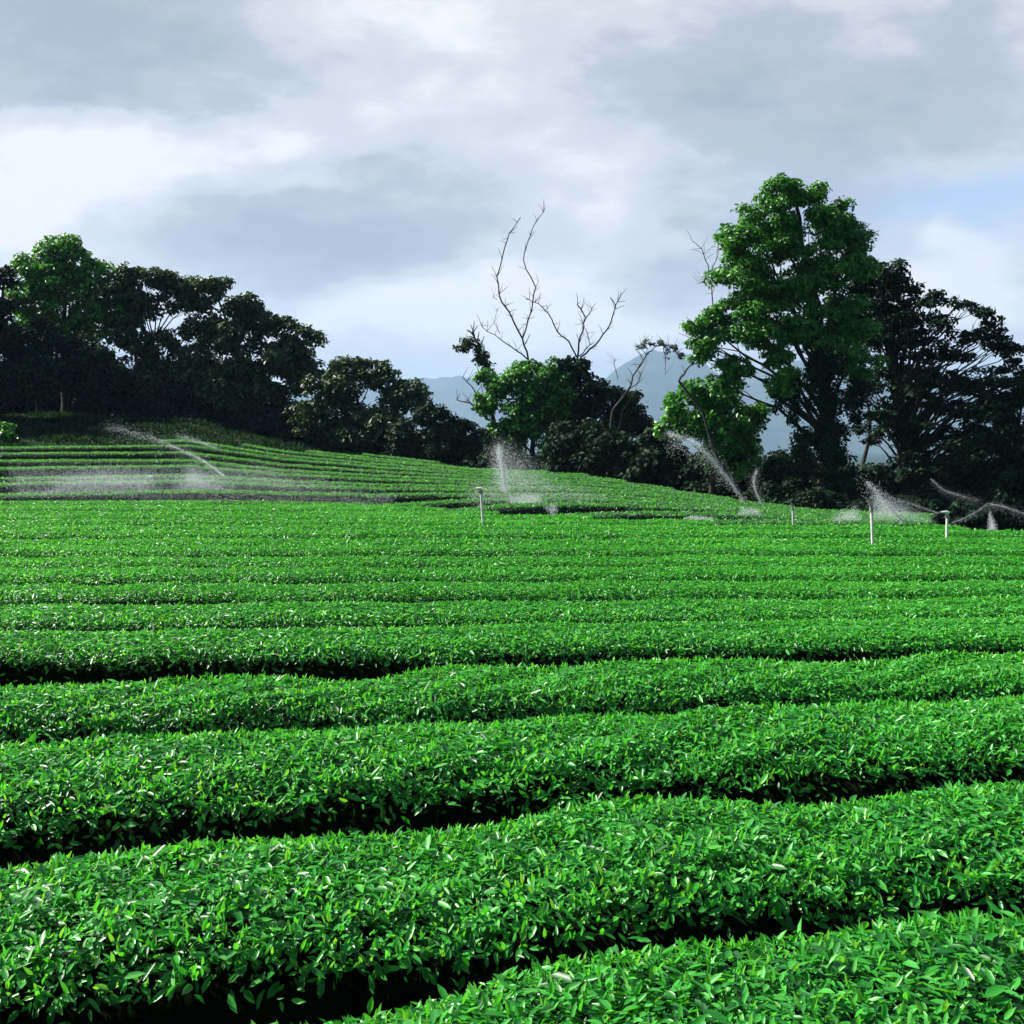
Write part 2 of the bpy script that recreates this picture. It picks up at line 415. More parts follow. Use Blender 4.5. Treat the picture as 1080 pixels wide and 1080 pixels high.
# ------------------------------------------------------------------ tea hedges
PHI = np.linspace(0.02, math.pi - .02, 200)
def hedge(label, group, yf, x0, x1, d, h=.9, w=.66, leaf=.08, cov=2.2, seed=0, far=False, gap=None):
    """One clipped row of tea: a body of twigs, its leaves and fresh shoots. gap: list of (x, half width) thin spots."""
    E1, E2 = (.35, .28) if far else (.60, .52) if d < 7 else (.50, .44) if d < 9 else (.40, .34)
    nA, nB, nC = sines(5, seed * 7 + 1, .8, 4.5), sines(5, seed * 7 + 2, .9, 5.5), sines(4, seed * 7 + 3, 2, 9)
    nD = sines(4, seed * 7 + 4, .25, 1.2)
    xm = .5 * (x0 + x1)
    q_ = 1 if d < 10 else .4; h *= 1 + .045 * q_ * math.sin(seed * 2.7); w *= 1 + .05 * q_ * math.sin(seed * 4.1 + 1)
    root = thing("tea_hedge", label, "tea hedge", (xm, float(yf(xm)), float(G(xm, yf(xm)))), group)
    org = np.array(root.location)
    vz = 1.0 if d < 9.5 else .35
    def S(x, phi, k=1.0, lump=1.0):
        c, s = np.cos(phi), np.sin(phi)
        a = w * (1 + .07 * nA(x) + .05 * lump * nC(x + 3 * phi)) * k
        hh = h * (1 + vz * (.045 * nB(x) + .03 * lump * nC(x * 1.3 - 2 * phi))) * (k if k < 1 else 1)
        off = a * np.sign(c) * np.abs(c) ** E1
        z = hh * np.abs(s) ** E2
        m = (yf(x + .1) - yf(x - .1)) / .2
        q = np.sqrt(1 + m * m)
        X = x + off * m / q
        Y = yf(x) - off / q
        Z = G(x, yf(x)) + z
        nn = np.sign(c) * np.abs(c) ** (2 - E1) / a; nzz = np.abs(s) ** (2 - E2) / hh
        nv = unit(np.stack([nn * m / q, -nn / q, nzz], -1))
        return np.stack([X, Y, Z], -1) - org, nv, z / hh
    # body
    stepx = .12 if d < 12 else (.25 if d < 36 else .5)
    xs = np.arange(x0, x1 + stepx, stepx); ph = np.linspace(0.0, math.pi, 17)
    gxx, gph = np.meshgrid(xs, ph, indexing='ij')
    bp, _, _ = S(gxx, gph, .93 if far else .76)
    n, m_ = gxx.shape; ix = np.arange(n * m_).reshape(n, m_)
    f = np.stack([ix[:-1, :-1], ix[1:, :-1], ix[1:, 1:], ix[:-1, 1:]], -1).reshape(-1, 4)
    f = np.concatenate([f, np.stack([ix[0, :-1], ix[0, 1:], ix[0, -2::-1][:m_ - 1], ix[0, ::-1][:m_ - 1]], -1)[:8], np.stack([ix[-1, 1:], ix[-1, :-1], ix[-1, ::-1][:m_ - 1], ix[-1, -2::-1][:m_ - 1]], -1)[:8]])
    VB, FB = bp.reshape(-1, 3), f
    if d < 9:                                              # bare stems showing in the dark gap
        r = np.random.default_rng(seed + 300); ln = []
        for k in range(int((x1 - x0) * 9)):
            xx = r.uniform(x0, x1); f0 = r.uniform(.05, .4)
            a = S(np.array([xx]), np.array([.02 + f0 * .1]), .80)[0][0]; a[2] = G(xx, yf(xx)) - org[2] - .02
            b = S(np.array([xx + r.normal() * .2]), np.array([f0 + .5]), .97)[0][0]
            ln.append((wiggle([a, b], .08, 3), np.array([.011, .009, .007, .004])))
        tv, tf = tubes("stems", ln, 4, raw=True)
        FB = np.concatenate([FB, np.array(tf) + len(VB)]); VB = np.concatenate([VB, tv])
    body = link("branches", mesh_np("branches", VB, FB, True), M_TEAFAR if far else M_TWIG, root)
    # leaves, spread by arc length over the section
    c, s = np.cos(PHI), np.sin(PHI)
    py, pz = w * np.sign(c) * np.abs(c) ** E1, h * np.abs(s) ** E2
    seg = np.hypot(np.diff(py), np.diff(pz)); arc = seg.sum()
    zc = .5 * (pz[1:] + pz[:-1]) / h; mid = .5 * (PHI[1:] + PHI[:-1])
    wt = seg * np.where(mid < 1.2, np.clip((zc - (.68 if d < 7 else .54)) / (.30 if d < 7 else .36), .025, 1) ** 1.3, 1) * np.where(mid > 2.2, .5, 1)
    if d > 9 and not far: wt = seg * np.where(mid < 1.2, np.clip((zc - .78) / .18, .04, 1), 1) * np.where(mid > 2.2, .5, 1)
    if far: wt = seg * np.where(mid < 1.2, np.clip((zc - .80) / .2, .02, 1), 1)
    cdf = np.cumsum(wt); tot = cdf[-1] / arc; cdf /= cdf[-1]
    area = (x1 - x0) * arc * tot
    n = int(cov * area / (.42 * leaf * leaf * .62))
    r = np.random.default_rng(seed + 100)
    x = r.uniform(x0, x1, n); phi = np.interp(r.random(n), cdf, mid)
    p, nv, zf = S(x, phi)
    keep = np.ones(n, bool)
    thin = np.clip(.62 + 1.1 * nD(x) + .7 * nA(x), 0, .99)            # bare stretches low on the face
    keep &= r.random(n) > thin * np.clip((.92 - zf) / .26, 0, 1) * np.where(phi < 1.4, 1, 0)
    x, phi, p, nv, zf = x[keep], phi[keep], p[keep], nv[keep], zf[keep]; n = len(x)
    p = p - nv * (r.random(n) ** 1.6 * .14)[:, None]
    rnd = r.normal(size=(n, 3))
    nn = unit(nv * .9 + np.array([0, 0, .60]) * np.clip(nv[:, 2:3], 0, 1) + rnd * (.42 if d < 8 else .34))
    dr = unit(r.normal(size=(n, 3)) + np.array([0, 0, .55 if d < 9.5 else .10]) + nv * (.5 if d < 9.5 else .15))
    le = leaf * r.choice([.55, .8, 1.0, 1.25, 1.55], n, p=[.2, .25, .3, .17, .08]) * r.uniform(.85, 1.15, n)
    sets = [(p, nn, dr, le, le * r.uniform(.28, .44, n))]
    # fresh upright shoots over the clipped top
    ns = int(n * .16)
    x = r.uniform(x0, x1, ns); phi = r.uniform(.75, 2.3, ns)
    p, nv, zf = S(x, phi)
    nn = unit(r.normal(size=(ns, 3)) * np.array([1, 1, .5]) * (1 if d < 9.5 else .5) + np.array([0, 0, .45]))
    dr = unit(nv * (1.0 if d < 9.5 else .3) + r.normal(size=(ns, 3)) * .45 + np.array([0, 0, .4 if d < 9.5 else .05]))
    le = leaf * r.uniform(.6, 1.15, ns)
    sets.append((p - nv * .02, nn, dr, le, le * r.uniform(.28, .40, ns)))
    A = [np.concatenate([q[i] for q in sets]) for i in range(5)]
    me = leaves("foliage", *A, simple=d > 13)
    me.materials.append(M_TEAPALE if far else M_TEA); me.materials.append(M_SHOOT)
    mi = np.concatenate([np.zeros(n, np.int32), np.ones(ns, np.int32)])
    me.polygons.foreach_set("material_index", np.concatenate([mi, mi]))
    link("foliage", me, None, root)
    return root

NEAR = [  # depth of the row's back shoulder at px 0, 540, 1080
    (2.75, 3.5, 3.95), (4.55, 5.15, 5.55), (6.1, 6.65, 7.25), (8.05, 8.65, 9.2), (10.0, 10.35, 10.9)]
LBL = ["tea hedge in the lower right corner with only its sunlit top in view",
       "big nearest full-width tea hedge with a deep black hollow face",
       "tea hedge directly behind the big nearest full-width hedge",
       "tea hedge with short black gaps under its right end, third full-width row from the camera",
       "tea hedge with a dark gap on its left, fourth full-width row from the camera",
       "tea hedge fifth full-width row from the camera, smooth sunlit top",
       "tea hedge sixth full-width row from the camera, speckled with fresh shoots",
       "tea hedge seventh full-width row from the camera, in even sunlight",
       "tea hedge eighth full-width row from the camera, in even sunlight",
       "tea hedge ninth full-width row from the camera, in even sunlight",
       "tea hedge tenth full-width row from the camera, thin dark line below",
       "tea hedge eleventh full-width row from the camera, thin dark line below"]
GRP = "clipped tea hedges in the near field"
ys = list(NEAR)
base = 12.1; k = 0
while base < 34.5:
    ys.append((base - .25 * math.exp(-k / 4), base, base + .35 * math.exp(-k / 3)))
    base += 1.66; k += 1
tops = len(ys)
for i, (a, b, c_) in enumerate(ys):
    d = b
    X = np.array([-.49 * a - 60, -.49 * a, 0, .49 * c_, .49 * c_ + 60])
    sl, sr = (b - a) / (.49 * a), (c_ - b) / (.49 * c_)
    Yv = np.array([a - sl * 10, a, b, c_, c_ + sr * 10])
    co = np.polyfit([-.49 * a, 0, .49 * c_], [a, b, c_], 2)
    wob = sines(4, 900 + i, .15, .9)
    yf = (lambda co, wob, d=d: lambda x: np.polyval(co, np.clip(x, -20, 20)) - .48 + (.09 if d < 10 else .05) * wob(x))(co, wob)
    half = .49 * d + 1.8
    x0, x1 = -half, half
    # the field narrows towards the right at its far edge
    if d > 21:
        xs = np.linspace(-half, half, 200); ok = yf(xs) < y_edge(pxof(xs, np.full(200, d))) + .3
        if not ok.any(): continue
        x1 = xs[ok].max(); x0 = xs[ok].min()
        if x1 - x0 < 2: continue
    leaf = .056 if d < 9 else .054 if d < 14 else .060 if d < 20 else .072
    cov = 2.6 if d < 7 else 2.2 if d < 12 else 1.7
    if i < len(LBL): lb = LBL[i]
    else: lb = "sunlit tea hedge near the flat field's far edge, %s row from the camera" % ["twelfth", "thirteenth", "fourteenth", "fifteenth", "sixteenth", "seventeenth", "eighteenth", "nineteenth", "twentieth"][min(8, i - len(LBL))]
    hedge(lb, GRP, yf, x0, x1, d, leaf=leaf, cov=cov, seed=i + 1, w=.70 if i < 3 else .62 if i < 6 else .54, h=.92)

# rows on the far slope that climbs to the left
k = 0
y = 27.5
ordn = ["very short lowest", "short second lowest", "third lowest", "fourth lowest", "fifth lowest", "sixth lowest", "seventh lowest", "eighth lowest", "ninth lowest", "tenth lowest", "eleventh lowest", "twelfth lowest", "thirteenth lowest", "fourteenth lowest", "fifteenth lowest", "sixteenth lowest", "seventeenth lowest", "eighteenth lowest", "nineteenth lowest", "twentieth lowest", "twenty-first lowest", "twenty-second lowest", "twenty-third lowest", "topmost"]
frng = random.Random(5)
while y < 66 and k < 24:
    wob = sines(4, 500 + k, .05, .3)
    yf = (lambda y, wob: lambda x: y - .05 * np.clip(x, -60, 60) * 0 + .25 * wob(x))(y, wob)
    xs = np.linspace(-.53 * y - 3, .40 * y, 300)
    px = pxof(xs, np.full(300, y))
    ok = (y > y_edge(px) + 1.3) & (y < np.minimum(y_tree(px) - 1.5, np.interp(px, [0, 150, 300, 400, 500, 700, 860], [50.5, 51.5, 55, 58.5, 57.5, 48.5, 43])))
    if ok.any():
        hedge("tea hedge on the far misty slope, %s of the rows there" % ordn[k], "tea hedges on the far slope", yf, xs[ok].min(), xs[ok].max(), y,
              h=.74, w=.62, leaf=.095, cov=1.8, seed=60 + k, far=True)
    y += 1.95 + frng.uniform(-.2, .25); k += 1

# ------------------------------------------------------------------ trees
def crown_mesh(name, clumps, D, org, leaf, dens, seed, blob=.30, flat=.75, fill=1.0):
    r = np.random.default_rng(seed)
    PP = []; NN = []
    for cl_ in clumps:
        px, py, rx, ry = cl_[:4]; dd = cl_[4] if len(cl_) > 4 else 0
        dep = D + dd
        c = P(px, py, dep); ax = rx * dep / F; az = ry * dep / F; ay = min(max(ax, az), 1.6 * min(ax, az)) * .9
        br = max(blob * math.sqrt(ax * az), leaf * 1.3)
        nb = max(5, int(2.2 * fill * (ax * az + ax * ay + ay * az) / 3 * 4 / (br * br * 3.1)))
        uv = unit(r.normal(size=(nb, 3))) * (r.random((nb, 1)) ** .35)
        bc = c + uv * np.array([ax, ay, az]) * .88
        for b in bc:
            rb = br * r.uniform(.55, 1.35)
            nl = int(dens * 17 * rb * rb / (leaf * leaf * .5)) + 4
            uu = unit(r.normal(size=(nl, 3)) + np.array([0, 0, .35]))
            pp = b + uu * np.array([1.15, 1.15, flat]) * rb * (r.random((nl, 1)) ** .4)
            PP.append(pp)
            NN.append(unit(uu * .7 + np.array([0, 0, .45]) + r.normal(size=(nl, 3)) * .45))
    p = np.concatenate(PP); nn = np.concatenate(NN); n = len(p)
    le = leaf * r.uniform(.6, 1.35, n)
    return leaves(name, p - org, nn, r.normal(size=(n, 3)) + np.array([0, 0, -.3]), le, le * r.uniform(.5, .75, n), simple=True)

def tree(name, label, base, D, clumps, mt, leaf=.24, dens=.75, trunk=.30, group=None, seed=1, cat="tree", flat=.75, fork=.35, bark=None, fill=1.0, blob=.30, limbs=True, via=None):
    bx = P(base[0], base[1], D); bx[2] = float(G(bx[0], bx[1]))
    root = thing(name, label, cat, tuple(bx), group)
    rg_ = random.Random(seed)
    hi = max(clumps, key=lambda c: -c[1])
    top = P(hi[0], hi[1] + hi[3] * .2, D)
    mids = [P(q[0], q[1], D) for q in via] if via else [bx + (top - bx) * fork * np.array([.3, .3, 1])]
    spine = [bx - np.array([0, 0, .25])] + mids + [top]
    pts = wiggle(spine, .03, 4, rg_)
    rad = trunk * np.linspace(1.15, .16, len(pts)); rad[0] *= 1.35
    lines = [(pts - bx, rad)]
    if limbs:
        for c in clumps:
            if c is hi or c[2] * c[3] < 60: continue
            tgt = P(c[0], c[1], D + (c[4] if len(c) > 4 else 0))
            z = bx[2] + max(.15 * (tgt[2] - bx[2]), .62 * (tgt[2] - bx[2]) - .25 * abs(tgt[0] - bx[0]))
            j = int(np.argmin(np.abs(pts[:, 2] - z)))
            a = pts[j]; r0 = min(rad[j] * .4, .24 * trunk)
            mid = a + (tgt - a) * .5 + np.array([0, 0, .12 * np.linalg.norm(tgt - a)])
            q = wiggle([a, mid, tgt], .06, 3, rg_)
            lines.append((q - bx, r0 * np.linspace(1, .18, len(q))))
            for _ in range(3):
                s0 = q[rg_.randint(3, len(q) - 1)]
                e0 = tgt + np.array([rg_.uniform(-1, 1) * c[2], rg_.uniform(-1, 1) * c[2], rg_.uniform(-.6, 1) * c[3]]) * D / F
                qq = wiggle([s0, e0], .08, 3, rg_)
                lines.append((qq - bx, r0 * .35 * np.linspace(1, .25, len(qq))))
    link("trunk", tubes("trunk", lines, 7), bark or M_BARK, root)
    link("crown", crown_mesh("crown", clumps, D, bx, leaf, dens, seed, blob, flat, fill), mt, root)
    return root

GL = "trees along the top of the far slope"
tree("broadleaf_tree", "bright green topped tree rising highest at the left end of the wood", (70, 437), 72,
     [(66, 262, 30, 16), (44, 286, 32, 20), (92, 282, 28, 17), (70, 306, 46, 20), (112, 300, 28, 18), (28, 316, 24, 20), (118, 332, 40, 24), (60, 345, 50, 25)], M_TREE, .30, .75, .30, GL, 11)
tree("broadleaf_tree", "black shaded tree at the picture's left edge, in front of the bright topped tree", (-5, 437), 67,
     [(4, 290, 13, 14), (-15, 325, 34, 28), (25, 358, 50, 24), (-50, 350, 60, 50), (30, 395, 60, 30), (85, 385, 45, 30), (-60, 410, 60, 40)], M_SHADED, .30, .9, .35, GL, 12)
tree("broadleaf_tree", "olive green tree with pale sky gaps, beside the bright topped tree", (175, 438), 71,
     [(152, 293, 30, 11), (188, 305, 32, 13), (150, 322, 34, 15), (205, 322, 30, 13), (130, 289, 24, 9), (172, 297, 26, 10), (120, 310, 26, 18), (208, 301, 22, 9), (218, 345, 26, 16), (165, 362, 50, 16), (150, 392, 50, 24), (215, 388, 50, 26), (130, 350, 22, 22)], M_OLIVE, .30, .75, .28, GL, 13)
tree("broadleaf_tree", "olive green dome-shaped tree in the middle of the left wood", (268, 448), 70,
     [(226, 304, 26, 11), (252, 322, 28, 14), (282, 340, 32, 13), (310, 352, 26, 11), (332, 357, 13, 8), (240, 350, 42, 20), (285, 375, 50, 24), (255, 408, 60, 28), (322, 392, 24, 24)], M_OLIVE, .30, .8, .28, GL, 14)
tree("broadleaf_tree", "low dark tree with an uneven top at the right end of the left wood", (385, 482), 67,
     [(368, 388, 26, 12), (398, 396, 28, 14), (352, 415, 36, 24), (424, 418, 32, 18), (400, 450, 54, 30), (340, 442, 34, 28)], M_OLIVE, .28, .85, .24, GL, 15)
tree("small_tree", "small dark tree sloping down beside the ridge gap, left of the bare branched tree", (470, 496), 64,
     [(450, 436, 24, 12), (478, 452, 24, 13), (452, 466, 46, 24), (502, 470, 24, 18), (440, 478, 40, 18)], M_SHADED, .26, .85, .18, GL, 16)
# middle
tree("vine_covered_tree", "dead tree clad in bright vine with tall bare branches above", (560, 508), 64,
     [(526, 408, 17, 16), (556, 398, 26, 20), (580, 392, 16, 14), (546, 438, 30, 26), (540, 474, 20, 22), (578, 448, 28, 34), (598, 478, 26, 28), (528, 455, 16, 16), (514, 425, 14, 18), (510, 400, 10, 10), (518, 470, 16, 18), (560, 430, 30, 30), (588, 424, 22, 26), (596, 398, 16, 12), (540, 495, 24, 16), (575, 492, 26, 18)], M_TREE, .26, .8, .22, None, 21)
tree("bushy_tree", "dark rounded tree right beside the vine clad dead tree", (640, 511), 64,
     [(606, 390, 20, 14), (618, 410, 28, 20), (650, 428, 34, 22), (655, 462, 40, 30), (625, 470, 40, 36), (688, 462, 20, 20), (604, 432, 16, 20)], M_SHADED, .26, .85, .22, None, 22)
def bare(name, label, base, D, polys, r0, mt, cat="tree"):
    bx = P(base[0], base[1], D); bx[2] = float(G(bx[0], bx[1]))
    root = thing(name, label, cat, tuple(bx))
    rg_ = random.Random(int(base[0]))
    lines = []
    tr = [bx - np.array([0, 0, .2]), P(polys[0][0][0], polys[0][0][1], D)]
    q = wiggle(tr, .03, 4, rg_); lines.append((q - bx, np.linspace(r0 * 1.6, r0, len(q))))
    link("trunk", tubes("trunk", lines, 7), mt, root)
    for pl in polys:
        s = pl[-1] if isinstance(pl[-1], float) else 1.0
        ppx = [p for p in pl if not isinstance(p, float)]
        dd = rg_.uniform(-.8, .8)
        n = len(ppx)
        q = wiggle([P(p[0], p[1], D + dd * i / max(n - 1, 1)) for i, p in enumerate(ppx)], .05, 3, rg_)
        lines = [(q - bx, r0 * s * np.linspace(1, .38, len(q)))]
        for _ in range(int(len(q) * 1.2)):      # short broken twigs
            a = q[rg_.randint(2, len(q) - 1)]
            e = a + np.array([rg_.uniform(-.55, .55), rg_.uniform(-.5, .5), rg_.uniform(-.05, .75)])
            lines.append((np.array([a, .5 * (a + e) + .03, e]) - bx, r0 * s * .35 * np.array([1, .7, .4])))
        link("branch", tubes("branch", lines, 5), mt, root)
    return root
bare("bare_tree", "leafless tree with two tall thin branches forking above the vine clad bush", (566, 508), 64.3,
     [[(557, 378), (551, 357), (540, 335), (529, 318), (524, 292), (532, 262), (537, 246), (549, 229)],
      [(551, 357), (557, 337), (562, 318), (565, 303), (552, 274), (557, 254), (563, 238), (573, 224), .8],
      [(562, 384), (545, 370), (528, 358), (508, 344), .8], [(524, 316), (520, 313), .4], [(565, 303), (568, 297), .4],
      [(527, 352), (521, 340), (525, 324), .35]], .062, M_DEAD)
bare("bare_tree", "leafless tree with spreading crooked branches, right of the two tall thin branches", (612, 510), 64,
     [[(609, 378), (600, 360), (588, 350), (578, 330), (568, 320), (554, 315), .8],
      [(609, 378), (612, 355), (618, 335), (613, 326), (609, 321)], [(618, 335), (622, 330), (625, 324), .6],
      [(610, 376), (622, 364), (617, 346), .6], [(612, 377), (628, 364), (640, 348), (646, 334), (649, 322), (655, 311), .9]], .066, M_DEAD)
bare("broken_stub", "short broken trunk draped in brown creeper, left of the tall bare branches", (523, 506), 66,
     [[(516, 392), (510, 376), (503, 360), (498, 352), 1.1], [(507, 366), (495, 362), (484, 370), .7], [(519, 436), (502, 415), (488, 398), .5], [(512, 440), (496, 425), (482, 422), .6]], .12, M_DEAD)
tree("creeper", "brown creeper hanging from the short broken trunk", (523, 506), 66,
     [(497, 364, 12, 6), (508, 376, 6, 12), (515, 394, 5, 14), (488, 368, 7, 5)], M_OLIVE, .2, .7, .05, None, 23, cat="creeper", limbs=False, blob=.5)
bare("bare_tree", "thin leaning dead tree arching over towards the big tree", (640, 512), 61,
     [[(646, 433), (661, 413), (672, 390), (682, 374), (692, 365)], [(692, 365), (705, 364), (718, 376), .7], [(662, 412), (674, 402), (676, 392), .6],
      [(700, 364), (702, 382), (702, 395), .4], [(692, 365), (680, 362), (670, 366), .6], [(652, 400), (648, 385), (648, 378), .4]], .065, M_DEAD)
tree("creeper", "tuft of dark creeper on the tip of the leaning dead tree", (646, 512), 61,
     [(676, 366, 9, 3), (686, 361, 8, 2.5), (699, 362, 9, 2.5), (711, 367, 8, 3), (718, 375, 4, 5), (704, 372, 3, 7)], M_OLIVE, .12, .3, .03, None, 24, cat="creeper", limbs=False, blob=.5)
# right
tree("leafy_bush", "bright green bush to the left of the big tree's trunk", (752, 537), 49,
     [(716, 428, 18, 18), (735, 415, 22, 14), (758, 420, 22, 16), (728, 450, 24, 20), (705, 452, 12, 14), (765, 445, 34, 24), (775, 480, 34, 34), (790, 440, 20, 22)], M_TREE, .24, .85, .16, None, 31, cat="bush")
bare("bare_tree", "dead limb with twigs poking out left of the big tree's crown", (800, 542), 47,
     [[(716, 402), (724, 390), (736, 376), (748, 350), 1.0], [(748, 350), (751, 310), (747, 280), (740, 262), (730, 254), .6], [(750, 300), (742, 298), (736, 299), .35], [(751, 285), (757, 270), (756, 250), .4]], .055, M_DEAD)
tree("big_tree", "tallest tree with a bright green domed crown clad in vines", (872, 546), 46,
     [(838, 204, 34, 20), (812, 228, 36, 20), (866, 228, 36, 24), (776, 254, 27, 18), (800, 262, 36, 24), (898, 250, 26, 24), (850, 262, 40, 26), (780, 290, 32, 22), (838, 300, 40, 28), (892, 290, 34, 30),
      (800, 318, 34, 24), (812, 375, 14, 14), (768, 332, 28, 15), (736, 346, 18, 12), (750, 362, 28, 14), (792, 352, 36, 22), (836, 345, 30, 30), (880, 340, 40, 34), (776, 386, 26, 14), (824, 392, 16, 34), (900, 378, 26, 26),
      (765, 404, 22, 12), (740, 378, 12, 9)],
     M_TREE, .17, .85, .42, None, 32, blob=.40, flat=.65, fill=1.0, via=[(876, 470), (868, 380), (850, 290)])
big = [o for o in C.objects if o.name == "big_tree"][0]
link("vine", crown_mesh("vine", [(868, 396, 20, 38, -.6), (876, 452, 19, 42, -.6), (880, 505, 22, 34, -.7), (836, 420, 9, 34, -.3), (846, 470, 10, 22, -.3), (905, 420, 12, 30, -.2), (820, 420, 7, 16), (898, 330, 30, 22, 1.0), (912, 300, 16, 18, 1.0)], 46, np.array(big.location), .16, .6, 36, .35, 1.3), M_SHADED, big)  # lower and right-hand foliage given the dark leaf colour as painted shade
lay = []
lr = random.Random(3)
while len(lay) < 80:
    a, b = lr.uniform(905, 1100), lr.uniform(296, 480)
    if a > np.interp(b, [290, 330, 360, 400, 440, 480], [965, 1034, 1074, 1092, 1100, 1100]): continue
    if a > 1000 and 372 < b < 386: continue
    lay.append((a, b, lr.uniform(11, 26), lr.uniform(3.5, 6.5), lr.uniform(-2.5, 2.5)))
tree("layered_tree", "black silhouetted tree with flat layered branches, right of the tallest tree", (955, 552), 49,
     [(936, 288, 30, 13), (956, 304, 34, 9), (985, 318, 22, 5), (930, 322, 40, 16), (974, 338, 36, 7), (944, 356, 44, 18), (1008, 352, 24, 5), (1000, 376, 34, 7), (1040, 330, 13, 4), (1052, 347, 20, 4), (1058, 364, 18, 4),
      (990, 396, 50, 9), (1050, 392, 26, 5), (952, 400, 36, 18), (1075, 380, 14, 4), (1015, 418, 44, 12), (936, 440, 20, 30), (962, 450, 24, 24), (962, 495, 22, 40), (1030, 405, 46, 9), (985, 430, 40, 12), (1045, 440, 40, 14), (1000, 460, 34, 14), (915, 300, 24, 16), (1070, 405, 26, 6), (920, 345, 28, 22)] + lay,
     M_SHADED, .20, .5, .30, None, 33, flat=.5, fill=.8, via=[(952, 470), (940, 380), (930, 320)])
tree("broadleaf_tree", "dark tree at the right edge of the picture, under the layered branches", (1062, 556), 47,
     [(1045, 432, 34, 14), (1078, 420, 20, 14), (1060, 460, 40, 22), (1030, 470, 26, 22), (1085, 470, 36, 40), (1060, 505, 40, 26), (1010, 490, 22, 26)], M_SHADED, .20, .55, .24, None, 34, fill=.8)
bare("dead_trunk", "pale bare stem between the big tree and the layered tree", (912, 552), 50, [[(916, 430), (912, 400), (905, 372)], [(914, 420), (925, 398), (930, 380), .6]], .08, M_DEAD, cat="dead tree")

# tangle of low growth under the trees, too thick to count
def undergrowth(label, pxs, hts, mt, seed, dd=1.0, leaf=.30, dens=1.0):
    cl_ = []
    r = random.Random(seed)
    for px, h in zip(pxs, hts):
        yt = float(y_tree(px)) + dd + r.uniform(-.8, 1.5)
        b = np.interp(px, BX, BY)
        cl_.append((px, b - h * .5, 26 + r.uniform(0, 8), h * .6, yt - 50))
        cl_.append((px + 12, b - h * .35, 28, h * .45, yt + 2.5 - 50))
    o = link("undergrowth", crown_mesh("undergrowth", cl_, 50, np.zeros(3), leaf, dens, seed), mt)
    tag(o, label, "undergrowth", kind="stuff")
px = list(range(-60, 520, 24))
undergrowth("black shaded undergrowth along the foot of the left wood", px, [random.uniform(45, 70) if p < 330 else random.uniform(28, 42) for p in px], M_SHADED, 41, 2.2, .34)
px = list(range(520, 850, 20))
undergrowth("dark undergrowth along the foot of the middle trees", px, [random.uniform(18, 28) if p < 590 else random.uniform(55, 78) for p in px], M_SHADED, 42, 1.0, .28)
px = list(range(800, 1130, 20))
undergrowth("dark undergrowth around the trunks on the right", px, [random.uniform(45, 72) if p < 1000 else random.uniform(60, 95) for p in px], M_SHADED, 43, 3.5, .24, .8)

tree("broadleaf_tree", "tall dark tree of the left wood, cut off by the picture's left edge", (-110, 438), 64, [(-100, 240, 50, 30), (-140, 270, 50, 40), (-80, 285, 40, 36), (-120, 330, 70, 50), (-70, 350, 40, 40), (-130, 390, 60, 40)], M_SHADED, .32, .9, .35, GL, 17)

# rough grass above the rows, coloured dark to stand for the trees' shade
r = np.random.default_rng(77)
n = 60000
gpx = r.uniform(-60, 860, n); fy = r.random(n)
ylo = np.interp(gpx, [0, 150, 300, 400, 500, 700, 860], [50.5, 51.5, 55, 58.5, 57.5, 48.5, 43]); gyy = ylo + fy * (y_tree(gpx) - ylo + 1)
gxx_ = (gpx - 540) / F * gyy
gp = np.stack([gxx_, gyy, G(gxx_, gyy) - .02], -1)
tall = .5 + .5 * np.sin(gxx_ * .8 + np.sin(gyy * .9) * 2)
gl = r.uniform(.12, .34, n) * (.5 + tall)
o = link("grass", leaves("grass", gp, unit(r.normal(size=(n, 3)) * [1, 1, .3] + [0, -.2, .3]), unit(r.normal(size=(n, 3)) * [.5, .5, .1] + [0, 0, 1]), gl, gl * .35, simple=True), leaf_mat("shade_toned_grass", [(.004, .017, .009), (.008, .032, .014), (.018, .060, .022)], rough=.7, spec=.2, patch=(.3, .9)))
tag(o, "rough grass on the bank between the far rows and the trees, coloured dark for their shade", "grass", kind="stuff")

px = list(range(795, 1130, 17))
undergrowth("low dark weeds in front of the trunks on the right", px, [random.uniform(18, 42) for p in px], M_SHADED, 44, -2.5, .18, .8)

# sunlit shrub on the left edge of the slope
tree("shrub", "bright green shrub at the left edge of the far slope", (0, 470), 56, [(2, 456, 16, 12), (-14, 460, 18, 14), (14, 464, 9, 7)], M_TREE, .2, .9, .06, None, 51, cat="shrub")

# track along the top of the slope
tp = []
for px_ in np.arange(-60, 232, 6.0):
    for dyy in (-.75, -.35):
        yy_ = float(y_tree(px_)) + dyy
        x_ = (px_ - 540) / F * yy_
        tp.append((x_, yy_, float(G(x_, yy_)) + .05))
n = len(tp) // 2
tr_ = link("dirt_track", mesh_np("dirt_track", tp, [(2 * i, 2 * i + 2, 2 * i + 3, 2 * i + 1) for i in range(n - 1)]), noise_mat("track_earth", (.07, .055, .045), (.15, .12, .10), 1.2))
tag(tr_, "pale earth track along the foot of the left wood", "track", kind="structure")

